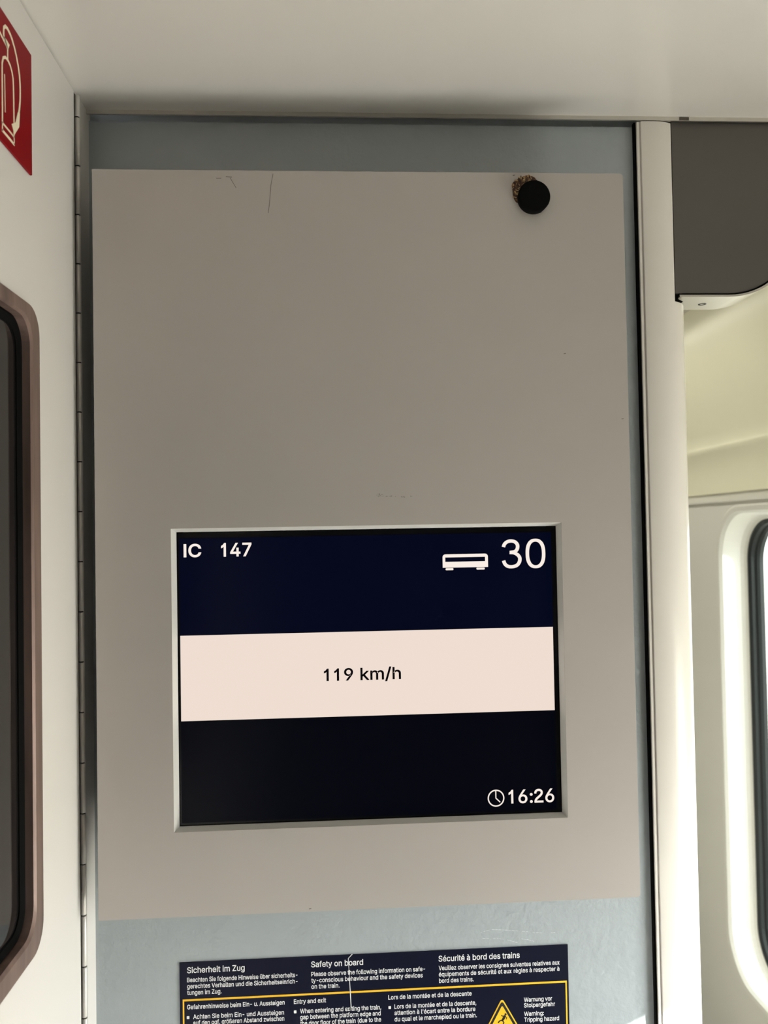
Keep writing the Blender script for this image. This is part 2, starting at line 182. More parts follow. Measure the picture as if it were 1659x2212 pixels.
# letter outlines: advance width and closed outlines, thousandths of the em
GLYPHS = __import__('json').loads(r'''{" ":[188,[]],"'":[206,[[78,318,70,509,136,509,128,318]]],"(":[273,[[89,207,90,244,94,283,101,324,109,364,119,403,132,441,145,477,160,510,177,539,236,539,219,503,204,466,191,428,179,390,169,351,161,313,156,276,152,241,151,207,152,176,155,145,160,115,167,83,177,50,188,16,202,-19,218,-57,236,-96,177,-96,160,-66,145,-36,132,-6,121,24,111,55,103,85,97,116,93,146,90,176]]],",":[188,[[38,-119,68,71,137,71,84,-119]]],"-":[453,[[337,244,337,188,114,188,114,244]]],".":[188,[[95,-4,83,-3,73,1,63,9,55,18,51,29,50,41,51,53,55,64,63,73,73,81,83,85,95,87,107,85,118,81,128,73,135,64,140,53,141,41,140,29,135,18,128,9,118,1,107,-3]]],"/":[249,[[235,533,71,-76,14,-76,178,533]]],"0":[396,[[364,193,358,147,347,107,333,73,314,44,292,22,267,5,237,-5,198,-8,159,-5,129,5,104,22,82,44,63,73,49,107,38,147,32,193,30,254,32,315,38,361,49,401,63,435,82,464,104,486,129,503,159,513,198,516,237,513,267,503,292,486,314,464,333,435,347,401,358,361,364,315,366,254],[302,254,301,299,297,334,290,366,280,393,269,416,255,434,239,447,221,455,198,458,175,455,157,447,141,434,127,416,116,393,106,366,99,334,95,299,94,254,95,209,99,174,106,142,116,115,127,92,141,74,157,61,175,53,198,50,221,53,239,61,255,74,269,92,280,115,290,142,297,174,301,209]]],"1":[396,[[244,0,180,0,180,397,130,360,82,338,82,400,145,440,198,511,244,511]]],"2":[396,[[34,357,36,367,38,384,42,403,48,422,57,439,67,454,79,468,92,480,108,490,123,498,138,503,152,507,165,510,178,511,191,512,204,511,219,510,235,508,254,504,272,497,288,487,303,475,316,462,327,446,336,429,341,411,345,394,346,377,346,361,343,345,339,330,333,315,325,299,315,284,304,269,292,254,277,240,261,225,245,211,229,197,211,183,193,169,176,155,162,142,150,131,139,120,130,109,123,99,117,88,112,77,108,65,105,54,103,45,103,36,102,26,102,19,38,21,38,28,39,40,40,54,43,70,47,85,53,100,60,117,69,133,80,148,91,162,104,176,118,190,135,204,153,219,171,233,187,247,203,260,219,273,233,286,244,298,254,309,263,321,270,331,275,341,279,350,281,358,282,366,282,375,281,385,279,396,276,406,273,414,267,421,260,428,252,434,244,439,236,442,225,444,212,446,200,447,190,448,183,448,176,447,168,445,158,442,148,439,139,434,132,430,125,424,118,416,112,406,108,398,104,387,101,373,99,358,98,347],[40,0,40,58,366,58,366,0]]],"3":[396,[[31,380,34,390,37,405,44,423,53,442,65,458,78,471,93,484,110,494,129,502,148,508,167,511,186,512,204,511,223,508,241,504,259,497,275,488,290,476,302,463,313,449,321,434,327,417,330,401,331,384,330,367,327,348,322,330,314,312,304,297,291,284,275,272,256,262,232,256,206,252,183,250,168,248,162,312,177,313,199,316,220,318,234,322,242,326,248,331,253,337,258,344,262,352,265,362,266,374,267,384,266,393,265,401,262,408,259,415,254,421,247,428,239,434,231,439,222,443,210,446,198,448,186,448,174,447,162,445,150,442,140,438,131,432,121,424,113,416,107,408,103,399,99,387,96,374,93,364],[161,311,173,311,192,310,214,309,236,305,256,298,275,289,292,279,308,268,322,256,335,242,345,227,354,211,360,194,363,177,364,161,363,145,361,128,357,111,350,93,342,76,331,60,318,44,302,30,282,17,260,9,237,2,213,-1,191,-3,169,-2,148,0,127,6,108,13,90,25,75,38,63,52,52,68,43,87,37,106,32,123,29,133,91,151,94,140,98,125,103,111,108,100,114,91,121,82,128,76,136,71,147,66,160,63,174,61,189,61,206,62,224,65,241,69,254,75,263,81,272,89,280,98,286,108,291,118,295,129,298,140,299,151,300,162,300,170,298,178,296,185,291,193,285,201,277,210,268,218,258,225,245,233,232,239,220,243,206,245,189,246,172,247,159,247]]],"4":[453,[[40,105,40,158,247,509,311,509,109,166,413,163,413,105],[282,0,282,121,282,146,282,318,343,318,343,0]]],"6":[453,[[226,-7,196,-4,168,3,142,15,119,31,100,51,84,74,73,101,66,130,64,162,65,187,71,212,80,239,93,268,112,302,137,340,252,509,322,509,151,261,165,288,196,307,208,311,221,313,235,314,265,312,291,305,316,295,337,280,355,262,370,240,380,215,387,187,389,157,387,127,379,98,368,73,352,50,333,30,310,14,284,3,257,-4],[226,48,245,50,263,55,279,63,293,73,304,86,314,101,322,119,326,137,327,157,326,178,322,196,314,213,304,228,293,241,279,251,263,259,245,264,226,265,207,264,190,259,174,252,160,241,148,229,138,214,131,197,126,179,125,158,126,138,131,119,138,102,148,86,160,73,174,63,190,55,207,50]]],"7":[453,[[97,0,323,448,62,452,62,509,391,509,391,449,165,0]]],"9":[453,[[226,516,256,513,285,506,310,494,333,478,352,458,368,434,380,408,387,378,389,347,387,322,382,296,373,270,359,240,340,207,315,168,200,0,130,0,301,248,287,221,257,202,245,198,232,195,218,195,188,197,161,203,137,214,116,229,98,247,83,269,72,294,66,321,64,352,66,382,73,411,85,436,101,459,120,479,143,494,168,506,196,513],[226,460,207,459,190,454,174,446,160,435,148,423,138,407,131,390,127,372,125,352,127,331,131,313,138,295,148,280,160,268,174,257,190,250,207,245,226,243,245,245,263,249,279,257,293,267,305,280,314,295,322,312,326,330,327,350,326,371,322,390,314,407,305,422,293,435,279,446,263,454,245,459]]],":":[188,[[95,-4,83,-3,73,1,63,9,55,18,51,29,50,41,51,53,55,64,63,73,73,81,83,85,95,87,107,85,118,81,128,73,135,64,140,53,141,41,140,29,135,18,128,9,118,1,107,-3],[95,271,83,272,73,277,63,284,55,294,51,304,50,316,51,328,55,339,63,349,73,356,83,360,95,362,107,360,118,356,128,349,135,339,140,328,141,316,140,304,135,294,128,284,118,277,107,272]]],"A":[480,[[16,0,201,509,276,509,463,0,395,0,287,302,264,372,232,478,245,478,213,371,191,302,85,0],[110,142,110,199,370,199,370,142]]],"B":[456,[[60,0,60,509,241,509,274,507,304,501,329,491,350,477,367,461,381,442,390,421,396,398,398,374,397,353,393,336,387,320,378,307,368,295,356,286,343,278,329,272,315,267,331,260,347,254,363,245,378,234,391,220,402,203,411,184,416,161,418,136,416,111,410,88,400,67,386,48,368,31,344,18,317,8,284,2,247,0],[125,57,245,57,281,60,309,67,330,80,344,96,353,115,355,137,354,153,350,169,342,184,333,197,320,209,306,218,289,225,269,229,248,231,125,231],[125,285,238,285,256,287,273,290,288,296,302,304,314,314,323,326,330,340,335,355,336,372,333,393,326,412,313,429,294,442,270,449,240,452,125,452]]],"C":[510,[[267,-7,225,-3,186,7,150,25,119,49,92,79,70,115,53,157,44,203,40,254,44,305,53,352,70,393,92,429,119,459,150,484,186,501,225,512,267,516,293,514,317,511,340,504,362,496,383,485,402,471,419,456,435,438,448,418,459,397,467,373,473,348,408,348,404,365,397,380,389,395,380,407,369,418,357,428,344,437,330,444,315,449,300,453,284,455,267,456,237,453,209,445,184,432,161,414,141,391,125,364,113,332,106,295,103,254,106,213,113,177,125,145,141,117,161,94,184,76,210,63,237,56,267,53,284,54,300,56,315,60,330,65,344,72,357,81,369,90,380,102,389,114,397,128,404,144,408,160,473,160,467,135,459,112,448,91,435,71,420,53,402,38,383,24,363,13,341,5,317,-2,293,-6]]],"E":[419,[[60,0,60,509,372,509,372,452,125,452,125,286,355,286,355,229,125,229,125,57,375,57,375,0]]],"G":[520,[[269,-7,225,-3,185,7,149,25,118,49,91,79,69,116,53,157,43,203,40,254,43,305,53,352,69,393,91,429,117,459,149,484,184,501,223,512,265,516,291,514,316,510,340,504,363,494,384,483,403,469,421,453,436,436,449,416,460,395,468,373,474,349,408,349,402,365,395,379,387,393,378,406,368,417,356,427,344,436,330,443,315,448,300,453,283,455,265,456,236,453,209,445,183,432,160,414,141,392,125,364,113,332,106,295,103,254,106,213,113,177,125,145,141,117,161,95,184,76,210,63,238,56,269,53,296,55,322,61,345,71,365,85,382,102,396,123,407,147,413,173,415,202,434,199,283,199,283,256,478,256,478,200,475,160,466,124,451,91,431,62,406,38,377,19,344,5,308,-4]]],"H":[517,[[60,0,60,509,125,509,125,289,392,289,392,509,457,509,457,0,392,0,392,232,125,232,125,0]]],"I":[200,[[68,0,68,509,132,509,132,0]]],"L":[393,[[60,0,60,509,125,509,125,57,361,57,361,0]]],"P":[445,[[60,0,60,509,235,509,272,506,305,499,332,487,356,471,375,452,390,430,400,404,407,377,409,348,407,318,400,291,390,265,375,243,356,223,332,207,305,195,272,188,235,186,109,186,109,242,233,242,257,244,279,248,297,256,312,266,324,279,333,294,339,310,343,328,344,348,343,367,339,385,333,402,324,416,312,428,297,439,279,446,257,451,232,452,125,452,125,0]]],"S":[447,[[224,-9,188,-7,156,-1,128,9,102,23,81,40,64,60,51,83,42,109,38,137,104,137,108,118,114,102,123,88,136,76,150,66,166,59,185,53,204,50,224,49,246,50,267,54,286,60,303,69,317,79,329,92,338,106,344,122,346,139,344,154,340,168,332,179,322,189,310,197,296,205,245,222,184,239,145,253,112,269,86,289,67,313,56,341,52,372,54,400,62,425,75,448,92,468,113,484,138,498,165,508,195,514,227,516,259,514,289,508,316,498,340,484,360,468,377,449,390,427,398,403,401,378,337,378,332,402,320,421,302,437,280,449,254,456,225,459,204,457,185,454,167,448,152,440,139,430,129,418,121,405,117,391,115,376,117,359,122,345,131,334,142,324,155,315,169,308,212,293,264,279,312,264,328,256,344,248,359,238,372,226,384,213,395,198,402,180,407,161,408,139,406,112,399,87,386,64,370,43,349,25,323,11,294,0,261,-7]]],"T":[449,[[32,452,32,509,417,509,417,452,257,452,257,0,193,0,193,452]]],"V":[480,[[204,0,16,509,84,509,192,206,215,137,248,31,235,31,267,138,290,206,395,509,463,509,278,0]]],"W":[686,[[155,0,16,509,82,509,163,196,175,145,187,94,197,40,189,40,200,94,211,145,224,196,306,509,380,509,462,196,474,145,486,94,497,40,488,40,499,94,510,145,523,196,603,509,670,509,530,0,455,0,368,323,351,391,336,475,350,475,335,395,318,323,230,0]]],"Z":[438,[[42,0,42,46,273,385,306,431,341,476,348,454,285,452,223,452,40,452,40,509,397,509,397,462,169,129,134,81,97,33,90,54,152,57,214,57,399,57,399,0]]],"a":[389,[[160,-9,137,-7,115,-3,94,5,76,15,60,29,48,45,38,63,32,84,30,108,32,128,36,146,43,161,53,174,64,184,78,193,92,200,108,206,125,211,178,220,234,227,265,235,276,255,275,272,272,285,267,297,260,307,251,315,240,322,227,327,212,330,196,331,178,330,163,327,149,322,118,301,100,274,41,291,51,313,64,331,79,346,95,358,114,368,133,375,153,380,173,383,194,384,239,379,255,375,271,369,286,360,300,350,312,336,322,320,330,301,335,278,337,251,337,0,277,0,277,52,252,25,242,16,229,8,215,1,199,-4,181,-7],[170,45,192,47,211,51,228,59,242,68,254,80,263,93,270,108,274,122,276,138,276,190,259,182,231,176,200,171,175,168,134,159,122,153,112,147,103,139,97,130,93,118,92,105,93,93,96,82,102,72,109,64,119,57,130,52,142,48,156,46]]],"b":[424,[[229,-8,208,-7,189,-3,172,4,159,12,147,21,138,31,118,59,112,0,53,0,53,509,114,509,114,319,137,346,147,355,158,364,171,373,188,379,207,383,229,384,259,382,287,374,313,361,335,342,354,320,370,293,381,261,388,227,390,189,388,151,381,116,370,84,355,57,336,34,313,16,288,3,260,-6],[220,47,242,49,262,55,279,66,294,80,306,97,316,117,323,139,327,163,328,189,327,215,323,239,316,261,307,281,295,298,280,311,262,322,243,328,220,330,198,328,178,322,161,312,147,299,134,282,125,263,118,241,114,216,113,189,114,162,118,138,125,115,135,95,147,78,162,65,179,55,198,49]]],"c":[396,[[207,-8,174,-5,144,3,117,16,93,35,72,58,56,85,44,116,37,150,34,187,37,225,44,260,56,291,72,318,93,341,117,360,144,374,174,382,207,384,226,384,243,381,260,377,276,371,291,364,305,356,318,346,330,335,340,322,349,308,356,293,362,277,303,262,290,289,270,311,242,325,207,330,184,328,163,321,145,310,130,296,118,278,108,258,102,236,98,212,96,187,98,163,102,139,108,117,118,97,130,80,145,66,163,55,184,49,207,46,243,52,271,66,292,89,304,117,363,102,357,86,350,70,341,56,331,43,319,32,306,21,292,12,277,5,261,-1,244,-5,226,-7]]],"d":[424,[[195,-8,165,-6,137,3,111,16,89,34,70,57,55,84,43,116,36,151,34,189,36,227,43,261,55,293,70,320,89,342,112,361,137,374,165,382,196,384,218,383,237,379,253,373,267,364,278,355,287,346,306,319,311,509,372,509,372,0,313,0,313,59,287,31,277,21,266,12,252,4,236,-3,217,-7],[205,47,226,49,246,55,263,65,278,78,290,95,299,115,306,138,310,162,312,189,310,216,306,241,300,263,290,282,278,299,263,312,246,322,227,328,205,330,182,328,162,322,145,311,130,298,118,281,108,261,102,239,98,215,96,189,98,163,102,139,109,117,118,97,130,80,145,66,162,55,182,49]]],"e":[404,[[212,-8,177,-5,145,3,117,16,92,35,72,58,56,85,44,116,37,150,34,187,36,224,44,258,55,290,71,317,91,340,115,359,142,373,172,382,205,384,226,383,246,380,266,374,285,366,303,355,319,341,334,324,347,305,357,282,365,256,370,227,371,194,371,169,75,169,75,221,338,221,310,202,308,226,304,248,298,269,288,286,277,301,263,314,246,323,227,328,205,330,183,328,164,323,146,313,131,301,119,286,109,270,102,251,97,231,96,211,96,178,98,151,102,127,110,106,121,88,135,73,151,61,169,53,190,48,212,46,227,47,241,49,254,53,265,58,276,65,285,73,294,82,300,93,306,105,365,91,358,72,348,55,335,39,320,26,302,14,283,4,261,-3,237,-7]]],"f":[254,[[228,379,228,327,6,327,6,379],[81,0,81,432,82,452,87,470,96,486,107,499,120,510,135,519,152,525,169,529,187,530,222,527,243,521,227,468,215,472,195,474,178,472,164,468,154,460,147,449,143,435,142,419,142,0]]],"g":[425,[[207,-151,180,-149,156,-146,134,-140,114,-132,97,-122,82,-110,70,-97,59,-84,51,-69,101,-41,122,-66,131,-74,142,-82,154,-88,169,-93,187,-96,207,-97,236,-95,261,-87,282,-75,298,-58,308,-34,311,-6,311,68,287,41,277,32,266,23,252,16,236,10,217,6,195,5,165,7,138,14,113,27,90,43,71,65,55,90,43,120,36,154,34,191,36,229,43,263,55,293,71,320,90,342,112,361,138,374,166,382,196,384,218,383,237,379,253,373,267,365,279,356,288,346,308,319,313,379,372,379,372,-9,370,-40,363,-67,350,-90,334,-109,314,-124,291,-136,265,-144,237,-149],[205,59,227,61,246,66,264,75,278,87,290,103,300,121,307,142,311,166,312,193,311,219,307,242,300,264,291,283,279,299,264,312,247,322,227,328,205,330,182,328,163,322,145,312,130,298,118,282,109,262,102,241,98,218,96,193,98,167,102,144,109,123,118,104,131,88,145,76,163,66,183,61]]],"h":[410,[[114,227,114,0,53,0,53,509,114,509,114,287,102,287,116,319,132,344,152,362,175,374,200,382,227,384,252,383,275,377,295,369,313,356,328,340,341,321,350,298,355,271,357,240,357,0,296,0,296,235,293,263,286,286,273,304,256,318,235,326,210,329,192,328,176,324,161,317,147,308,136,297,126,283,119,266,115,248]]],"i":[167,[[53,0,53,379,114,379,114,0],[84,443,73,444,63,448,54,455,47,463,43,472,41,483,43,494,47,504,54,512,63,518,73,522,84,524,95,522,105,518,114,512,121,504,125,494,126,483,125,472,121,463,114,455,105,448,95,444]]],"k":[381,[[110,137,110,212,121,212,284,379,360,379,184,199,177,199],[53,0,53,509,114,509,114,0],[294,0,148,186,191,229,372,0]]],"l":[189,[[139,-2,112,0,91,8,74,20,62,37,55,59,53,84,53,509,114,509,114,99,114,83,117,71,120,62,126,57,135,53,146,52,160,53,170,54,181,3,162,-1]]],"m":[610,[[53,0,53,379,112,379,112,295,114,314,122,331,132,346,144,358,158,368,172,376,187,382,203,385,219,386,245,383,268,375,287,361,303,342,314,320,321,295,312,295,318,312,326,329,337,343,350,356,364,366,381,375,398,381,417,385,437,386,458,385,478,380,497,372,514,361,529,346,541,328,550,307,555,283,557,255,557,0,496,0,496,254,493,279,485,298,473,313,456,323,438,329,419,330,402,329,387,326,374,320,363,312,353,302,345,290,340,277,336,263,335,247,335,0,274,0,274,260,272,280,265,297,253,311,238,322,220,328,199,330,185,329,171,326,158,320,145,312,135,302,126,289,119,274,115,257,114,238,114,0]]],"n":[410,[[114,227,114,0,53,0,53,379,112,379,112,287,102,287,116,319,132,344,152,362,175,374,200,382,227,384,252,383,275,377,295,369,313,356,328,340,341,321,350,298,355,271,357,240,357,0,296,0,296,235,293,263,286,286,273,304,256,318,235,326,210,329,192,328,176,324,161,317,147,308,136,297,126,283,119,266,115,248]]],"o":[415,[[207,-8,174,-5,144,3,117,16,93,35,72,58,56,85,44,116,37,150,34,187,37,225,44,260,56,291,72,318,93,341,117,360,144,374,174,382,207,384,241,382,271,374,299,360,323,341,343,318,359,291,371,260,379,225,381,187,379,150,371,116,359,85,343,58,323,35,299,16,271,3,241,-5],[207,46,231,49,252,55,270,66,285,80,298,97,307,117,314,139,318,163,319,187,318,212,314,236,307,258,298,278,285,296,270,310,252,321,231,328,207,330,184,328,163,321,145,310,130,296,118,278,108,258,102,236,98,212,96,187,98,163,102,139,108,117,118,97,130,80,145,66,163,55,184,49]]],"p":[424,[[53,-143,53,379,112,379,112,319,137,346,147,355,158,364,171,373,188,379,207,383,229,384,259,382,287,374,313,361,335,342,354,320,370,293,381,261,388,227,390,189,388,151,381,116,370,84,355,57,336,34,313,16,288,3,260,-6,229,-8,208,-7,189,-3,173,4,159,12,147,21,138,31,118,59,114,-143],[220,47,242,49,262,55,279,66,294,80,306,97,316,117,323,139,327,163,328,189,327,215,323,239,316,261,307,281,295,298,280,311,262,322,243,328,220,330,198,328,178,322,161,312,147,299,134,282,125,263,118,241,114,216,113,189,114,162,118,138,125,115,135,95,147,78,162,65,179,55,198,49]]],"q":[424,[[372,-143,311,-143,311,59,287,31,277,21,266,12,252,4,236,-3,217,-7,195,-8,165,-6,137,3,111,16,89,34,70,57,55,84,43,116,36,151,34,189,36,227,43,261,55,293,70,320,89,342,112,361,137,374,165,382,196,384,218,383,237,379,253,373,267,364,278,355,287,346,307,319,313,379,372,379],[205,47,226,49,246,55,263,65,278,78,290,95,299,115,306,138,310,162,312,189,310,216,306,241,300,263,290,282,278,299,263,312,246,322,227,328,205,330,182,328,162,322,145,311,130,298,118,281,108,261,102,239,98,215,96,189,98,163,102,139,109,117,118,97,130,80,145,66,162,55,182,49]]],"r":[259,[[53,0,53,379,112,379,112,321,124,339,137,354,152,367,171,377,191,383,213,385,229,384,243,384,243,322,230,324,207,326,190,324,174,321,159,315,146,306,135,296,126,284,119,269,115,254,114,237,114,0]]],"s":[365,[[182,-8,157,-7,133,-3,112,3,93,12,76,24,62,38,50,54,41,73,36,94,94,107,101,87,111,72,124,60,141,52,160,47,181,45,206,47,227,53,244,62,258,74,265,88,268,103,266,115,262,126,254,136,243,144,229,150,212,155,149,170,118,180,92,192,72,208,58,227,50,249,47,274,49,295,55,314,65,332,79,347,95,360,115,370,137,378,161,383,187,384,212,383,234,379,254,372,271,363,286,352,299,339,309,324,318,308,324,290,268,277,262,291,254,304,243,316,228,325,210,331,187,333,166,331,147,326,131,317,119,305,111,292,109,277,110,264,115,253,124,243,136,235,152,229,172,223,229,209,261,200,287,187,306,171,320,153,328,131,331,107,329,85,323,65,312,47,298,31,281,18,260,6,236,-2,210,-7]]],"t":[227,[[204,379,204,327,6,327,6,379],[65,471,126,471,126,98,127,83,130,70,136,61,144,55,156,51,170,50,185,51,202,54,213,2,192,-3,168,-4,138,-1,113,7,92,21,77,41,68,64,65,93]]],"u":[410,[[182,-5,158,-3,135,2,115,11,97,23,82,39,69,59,60,82,54,109,53,139,53,379,114,379,114,144,116,117,124,94,137,75,154,61,175,53,200,50,218,51,234,55,249,62,263,71,274,83,283,97,290,113,295,132,296,153,296,379,357,379,357,0,298,0,298,92,307,92,294,60,277,35,257,17,234,5,209,-3]]],"v":[389,[[163,0,17,379,84,379,165,155,187,87,206,21,184,21,203,87,224,155,305,379,371,379,226,0]]],"w":[567,[[138,0,23,379,87,379,133,214,154,137,175,41,165,41,186,135,206,214,252,379,316,379,362,214,382,136,402,41,391,41,413,135,434,214,480,379,545,379,429,0,368,0,319,172,305,225,291,280,277,338,291,338,277,280,263,225,248,172,199,0]]],"x":[379,[[18,0,208,380,278,380,88,0],[278,0,208,0,18,380,88,380]]],"y":[389,[[47,-139,61,-86,71,-87,104,-89,113,-86,122,-81,130,-74,138,-64,145,-51,151,-36,163,-1,17,379,84,379,165,155,187,87,206,21,184,21,202,87,224,155,305,379,371,379,204,-58,196,-77,187,-93,177,-107,165,-119,153,-128,139,-136,125,-141,109,-144,91,-145,65,-143]]],"z":[380,[[42,0,42,46,254,320,48,323,48,379,333,379,333,331,126,60,339,56,339,0]]],"ß":[441,[[122,362,122,0,60,0,60,362,64,409,77,447,99,477,127,498,160,511,197,516,218,514,240,510,260,503,280,493,297,479,312,463,323,443,330,420,332,393,331,377,329,363,325,351,309,322,292,299,285,272,287,261,291,250,297,241,327,215,362,188,373,177,383,165,391,152,398,137,402,120,403,100,401,79,396,59,386,42,374,27,358,15,340,6,319,-1,295,-5,269,-7,247,-6,227,-3,207,1,190,7,175,14,164,20,187,74,217,58,231,54,247,51,265,50,287,51,306,56,321,64,333,75,339,88,342,104,340,117,336,129,330,139,300,167,264,194,253,204,243,215,235,227,228,240,224,255,223,272,223,285,226,297,230,306,247,329,264,353,269,363,271,374,272,388,269,410,262,428,250,442,234,451,217,457,197,459,174,456,156,448,141,435,130,417,124,393]]],"à":[389,[[160,-9,137,-7,115,-3,94,5,76,15,60,29,48,45,38,63,32,84,30,108,32,128,36,146,43,161,53,174,64,184,78,193,92,200,108,206,125,211,178,220,234,227,265,235,276,255,275,272,272,285,267,297,260,307,251,315,240,322,227,327,212,330,196,331,178,330,163,327,149,322,118,301,100,274,41,291,51,313,64,331,79,346,95,358,114,368,133,375,153,380,173,383,194,384,239,379,255,375,271,369,286,360,300,350,312,336,322,320,330,301,335,278,337,251,337,0,277,0,277,52,252,25,242,16,229,8,215,1,199,-4,181,-7],[170,45,192,47,211,51,228,59,242,68,254,80,263,93,270,108,274,122,276,138,276,190,259,182,231,176,200,171,175,168,134,159,122,153,112,147,103,139,97,130,93,118,92,105,93,93,96,82,102,72,109,64,119,57,130,52,142,48,156,46],[165,429,99,529,168,529,215,429]]],"è":[404,[[212,-8,177,-5,145,3,117,16,92,35,72,58,56,85,44,116,37,150,34,187,36,224,44,258,55,290,71,317,91,340,115,359,142,373,172,382,205,384,226,383,246,380,266,374,285,366,303,355,319,341,334,324,347,305,357,282,365,256,370,227,371,194,371,169,75,169,75,221,338,221,310,202,308,226,304,248,298,269,288,286,277,301,263,314,246,323,227,328,205,330,183,328,164,323,146,313,131,301,119,286,109,270,102,251,97,231,96,211,96,178,98,151,102,127,110,106,121,88,135,73,151,61,169,53,190,48,212,46,227,47,241,49,254,53,265,58,276,65,285,73,294,82,300,93,306,105,365,91,358,72,348,55,335,39,320,26,302,14,283,4,261,-3,237,-7],[180,429,114,529,182,529,230,429]]],"é":[404,[[212,-8,177,-5,145,3,117,16,92,35,72,58,56,85,44,116,37,150,34,187,36,224,44,258,55,290,71,317,91,340,115,359,142,373,172,382,205,384,226,383,246,380,266,374,285,366,303,355,319,341,334,324,347,305,357,282,365,256,370,227,371,194,371,169,75,169,75,221,338,221,310,202,308,226,304,248,298,269,288,286,277,301,263,314,246,323,227,328,205,330,183,328,164,323,146,313,131,301,119,286,109,270,102,251,97,231,96,211,96,178,98,151,102,127,110,106,121,88,135,73,151,61,169,53,190,48,212,46,227,47,241,49,254,53,265,58,276,65,285,73,294,82,300,93,306,105,365,91,358,72,348,55,335,39,320,26,302,14,283,4,261,-3,237,-7],[177,429,225,529,293,529,227,429]]],"ö":[415,[[207,-8,174,-5,144,3,117,16,93,35,72,58,56,85,44,116,37,150,34,187,37,225,44,260,56,291,72,318,93,341,117,360,144,374,174,382,207,384,241,382,271,374,299,360,323,341,343,318,359,291,371,260,379,225,381,187,379,150,371,116,359,85,343,58,323,35,299,16,271,3,241,-5],[207,46,231,49,252,55,270,66,285,80,298,97,307,117,314,139,318,163,319,187,318,212,314,236,307,258,298,278,285,296,270,310,252,321,231,328,207,330,184,328,163,321,145,310,130,296,118,278,108,258,102,236,98,212,96,187,98,163,102,139,108,117,118,97,130,80,145,66,163,55,184,49],[279,443,269,444,259,448,251,455,244,463,240,472,239,483,240,494,244,503,251,512,259,518,269,522,279,523,290,522,299,518,308,512,314,503,318,494,320,483,318,472,314,463,308,455,299,448,290,444],[136,443,125,444,115,448,107,455,100,463,96,472,95,483,96,494,100,503,107,512,115,518,125,522,136,523,146,522,156,518,164,512,171,503,175,494,176,483,175,472,171,463,164,455,156,448,146,444]]],"ü":[410,[[182,-5,158,-3,135,2,115,11,97,23,82,39,69,59,60,82,54,109,53,139,53,379,114,379,114,144,116,117,124,94,137,75,154,61,175,53,200,50,218,51,234,55,249,62,263,71,274,83,283,97,290,113,295,132,296,153,296,379,357,379,357,0,298,0,298,92,307,92,294,60,277,35,257,17,234,5,209,-3],[277,443,266,444,257,448,248,455,242,463,238,472,236,483,238,494,242,503,248,512,257,518,266,522,277,523,287,522,297,518,305,512,312,503,316,494,317,483,316,472,312,463,305,455,297,448,287,444],[133,443,123,444,113,448,104,455,98,463,94,472,93,483,94,494,98,503,104,512,113,518,123,522,133,523,144,522,153,518,162,512,168,503,172,494,173,483,172,472,168,463,162,455,153,448,144,444]]]}''')
_GL = {}
def _area(P): return sum(P[i]*P[(i+3) % len(P)] - P[(i+2) % len(P)]*P[i+1] for i in range(0, len(P), 2))
def _inside(x, y, P):
    n = len(P)//2; c = False; j = n-1
    for i in range(n):
        xi, yi, xj, yj = P[2*i], P[2*i+1], P[2*j], P[2*j+1]
        if (yi > y) != (yj > y) and x < (xj-xi)*(y-yi)/(yj-yi)+xi: c = not c
        j = i
    return c
def fatten(P, k):
    """outline moved outwards by k thousandths (holes shrink), corners mitred"""
    if abs(k) < 0.01: return P
    p = [Vector((P[i], P[i+1])) for i in range(0, len(P), 2)]; q = []
    for v in p:
        if not q or (v-q[-1]).length > 5: q.append(v)
    if len(q) > 3 and (q[0]-q[-1]).length <= 5: q.pop()
    out = []
    for i in range(len(q)):
        a, b, c = q[i-1], q[i], q[(i+1) % len(q)]
        d1, d2 = (b-a).normalized(), (c-b).normalized()
        n1, n2 = Vector((d1.y, -d1.x)), Vector((d2.y, -d2.x)); m = n1 + n2
        m = m / max(0.5, 1 + n1.dot(n2)) if m.length > 1e-4 else n1
        out += [b.x + m.x*k, b.y + m.y*k]
    return out
def glyph(c, bold):
    """faces of one letter: every stroke that overlaps another is filled on its own"""
    if (c, bold) in _GL: return _GL[(c, bold)]
    adv, loops = GLYPHS[c]; out = []
    if loops:
        sg = math.copysign(1, _area(max(loops, key=lambda P: abs(_area(P)))))
        for O in [P for P in loops if _area(P)*sg > 0]:
            H = [P for P in loops if _area(P)*sg < 0 and _inside(P[0], P[1], O)]
            cu = bpy.data.curves.new('lettering', 'CURVE'); cu.dimensions = '2D'; cu.fill_mode = 'FRONT'
            for P in [fatten(P, bold*1000*sg) for P in [O] + H]:
                n = len(P)//2; sp = cu.splines.new('POLY'); sp.points.add(n-1); sp.use_cyclic_u = True
                for i in range(n): sp.points[i].co = (P[2*i]/1000, P[2*i+1]/1000, 0, 1)
            ob = bpy.data.objects.new('lettering', cu); COL.objects.link(ob); bpy.context.view_layer.update()
            me = bpy.data.meshes.new_from_object(ob.evaluated_get(bpy.context.evaluated_depsgraph_get()))
            out.append(([(v.co.x, v.co.y) for v in me.vertices], [tuple(p.vertices) for p in me.polygons]))
            bpy.data.objects.remove(ob); bpy.data.curves.remove(cu); bpy.data.meshes.remove(me)
    _GL[(c, bold)] = (adv/1000, out); return _GL[(c, bold)]
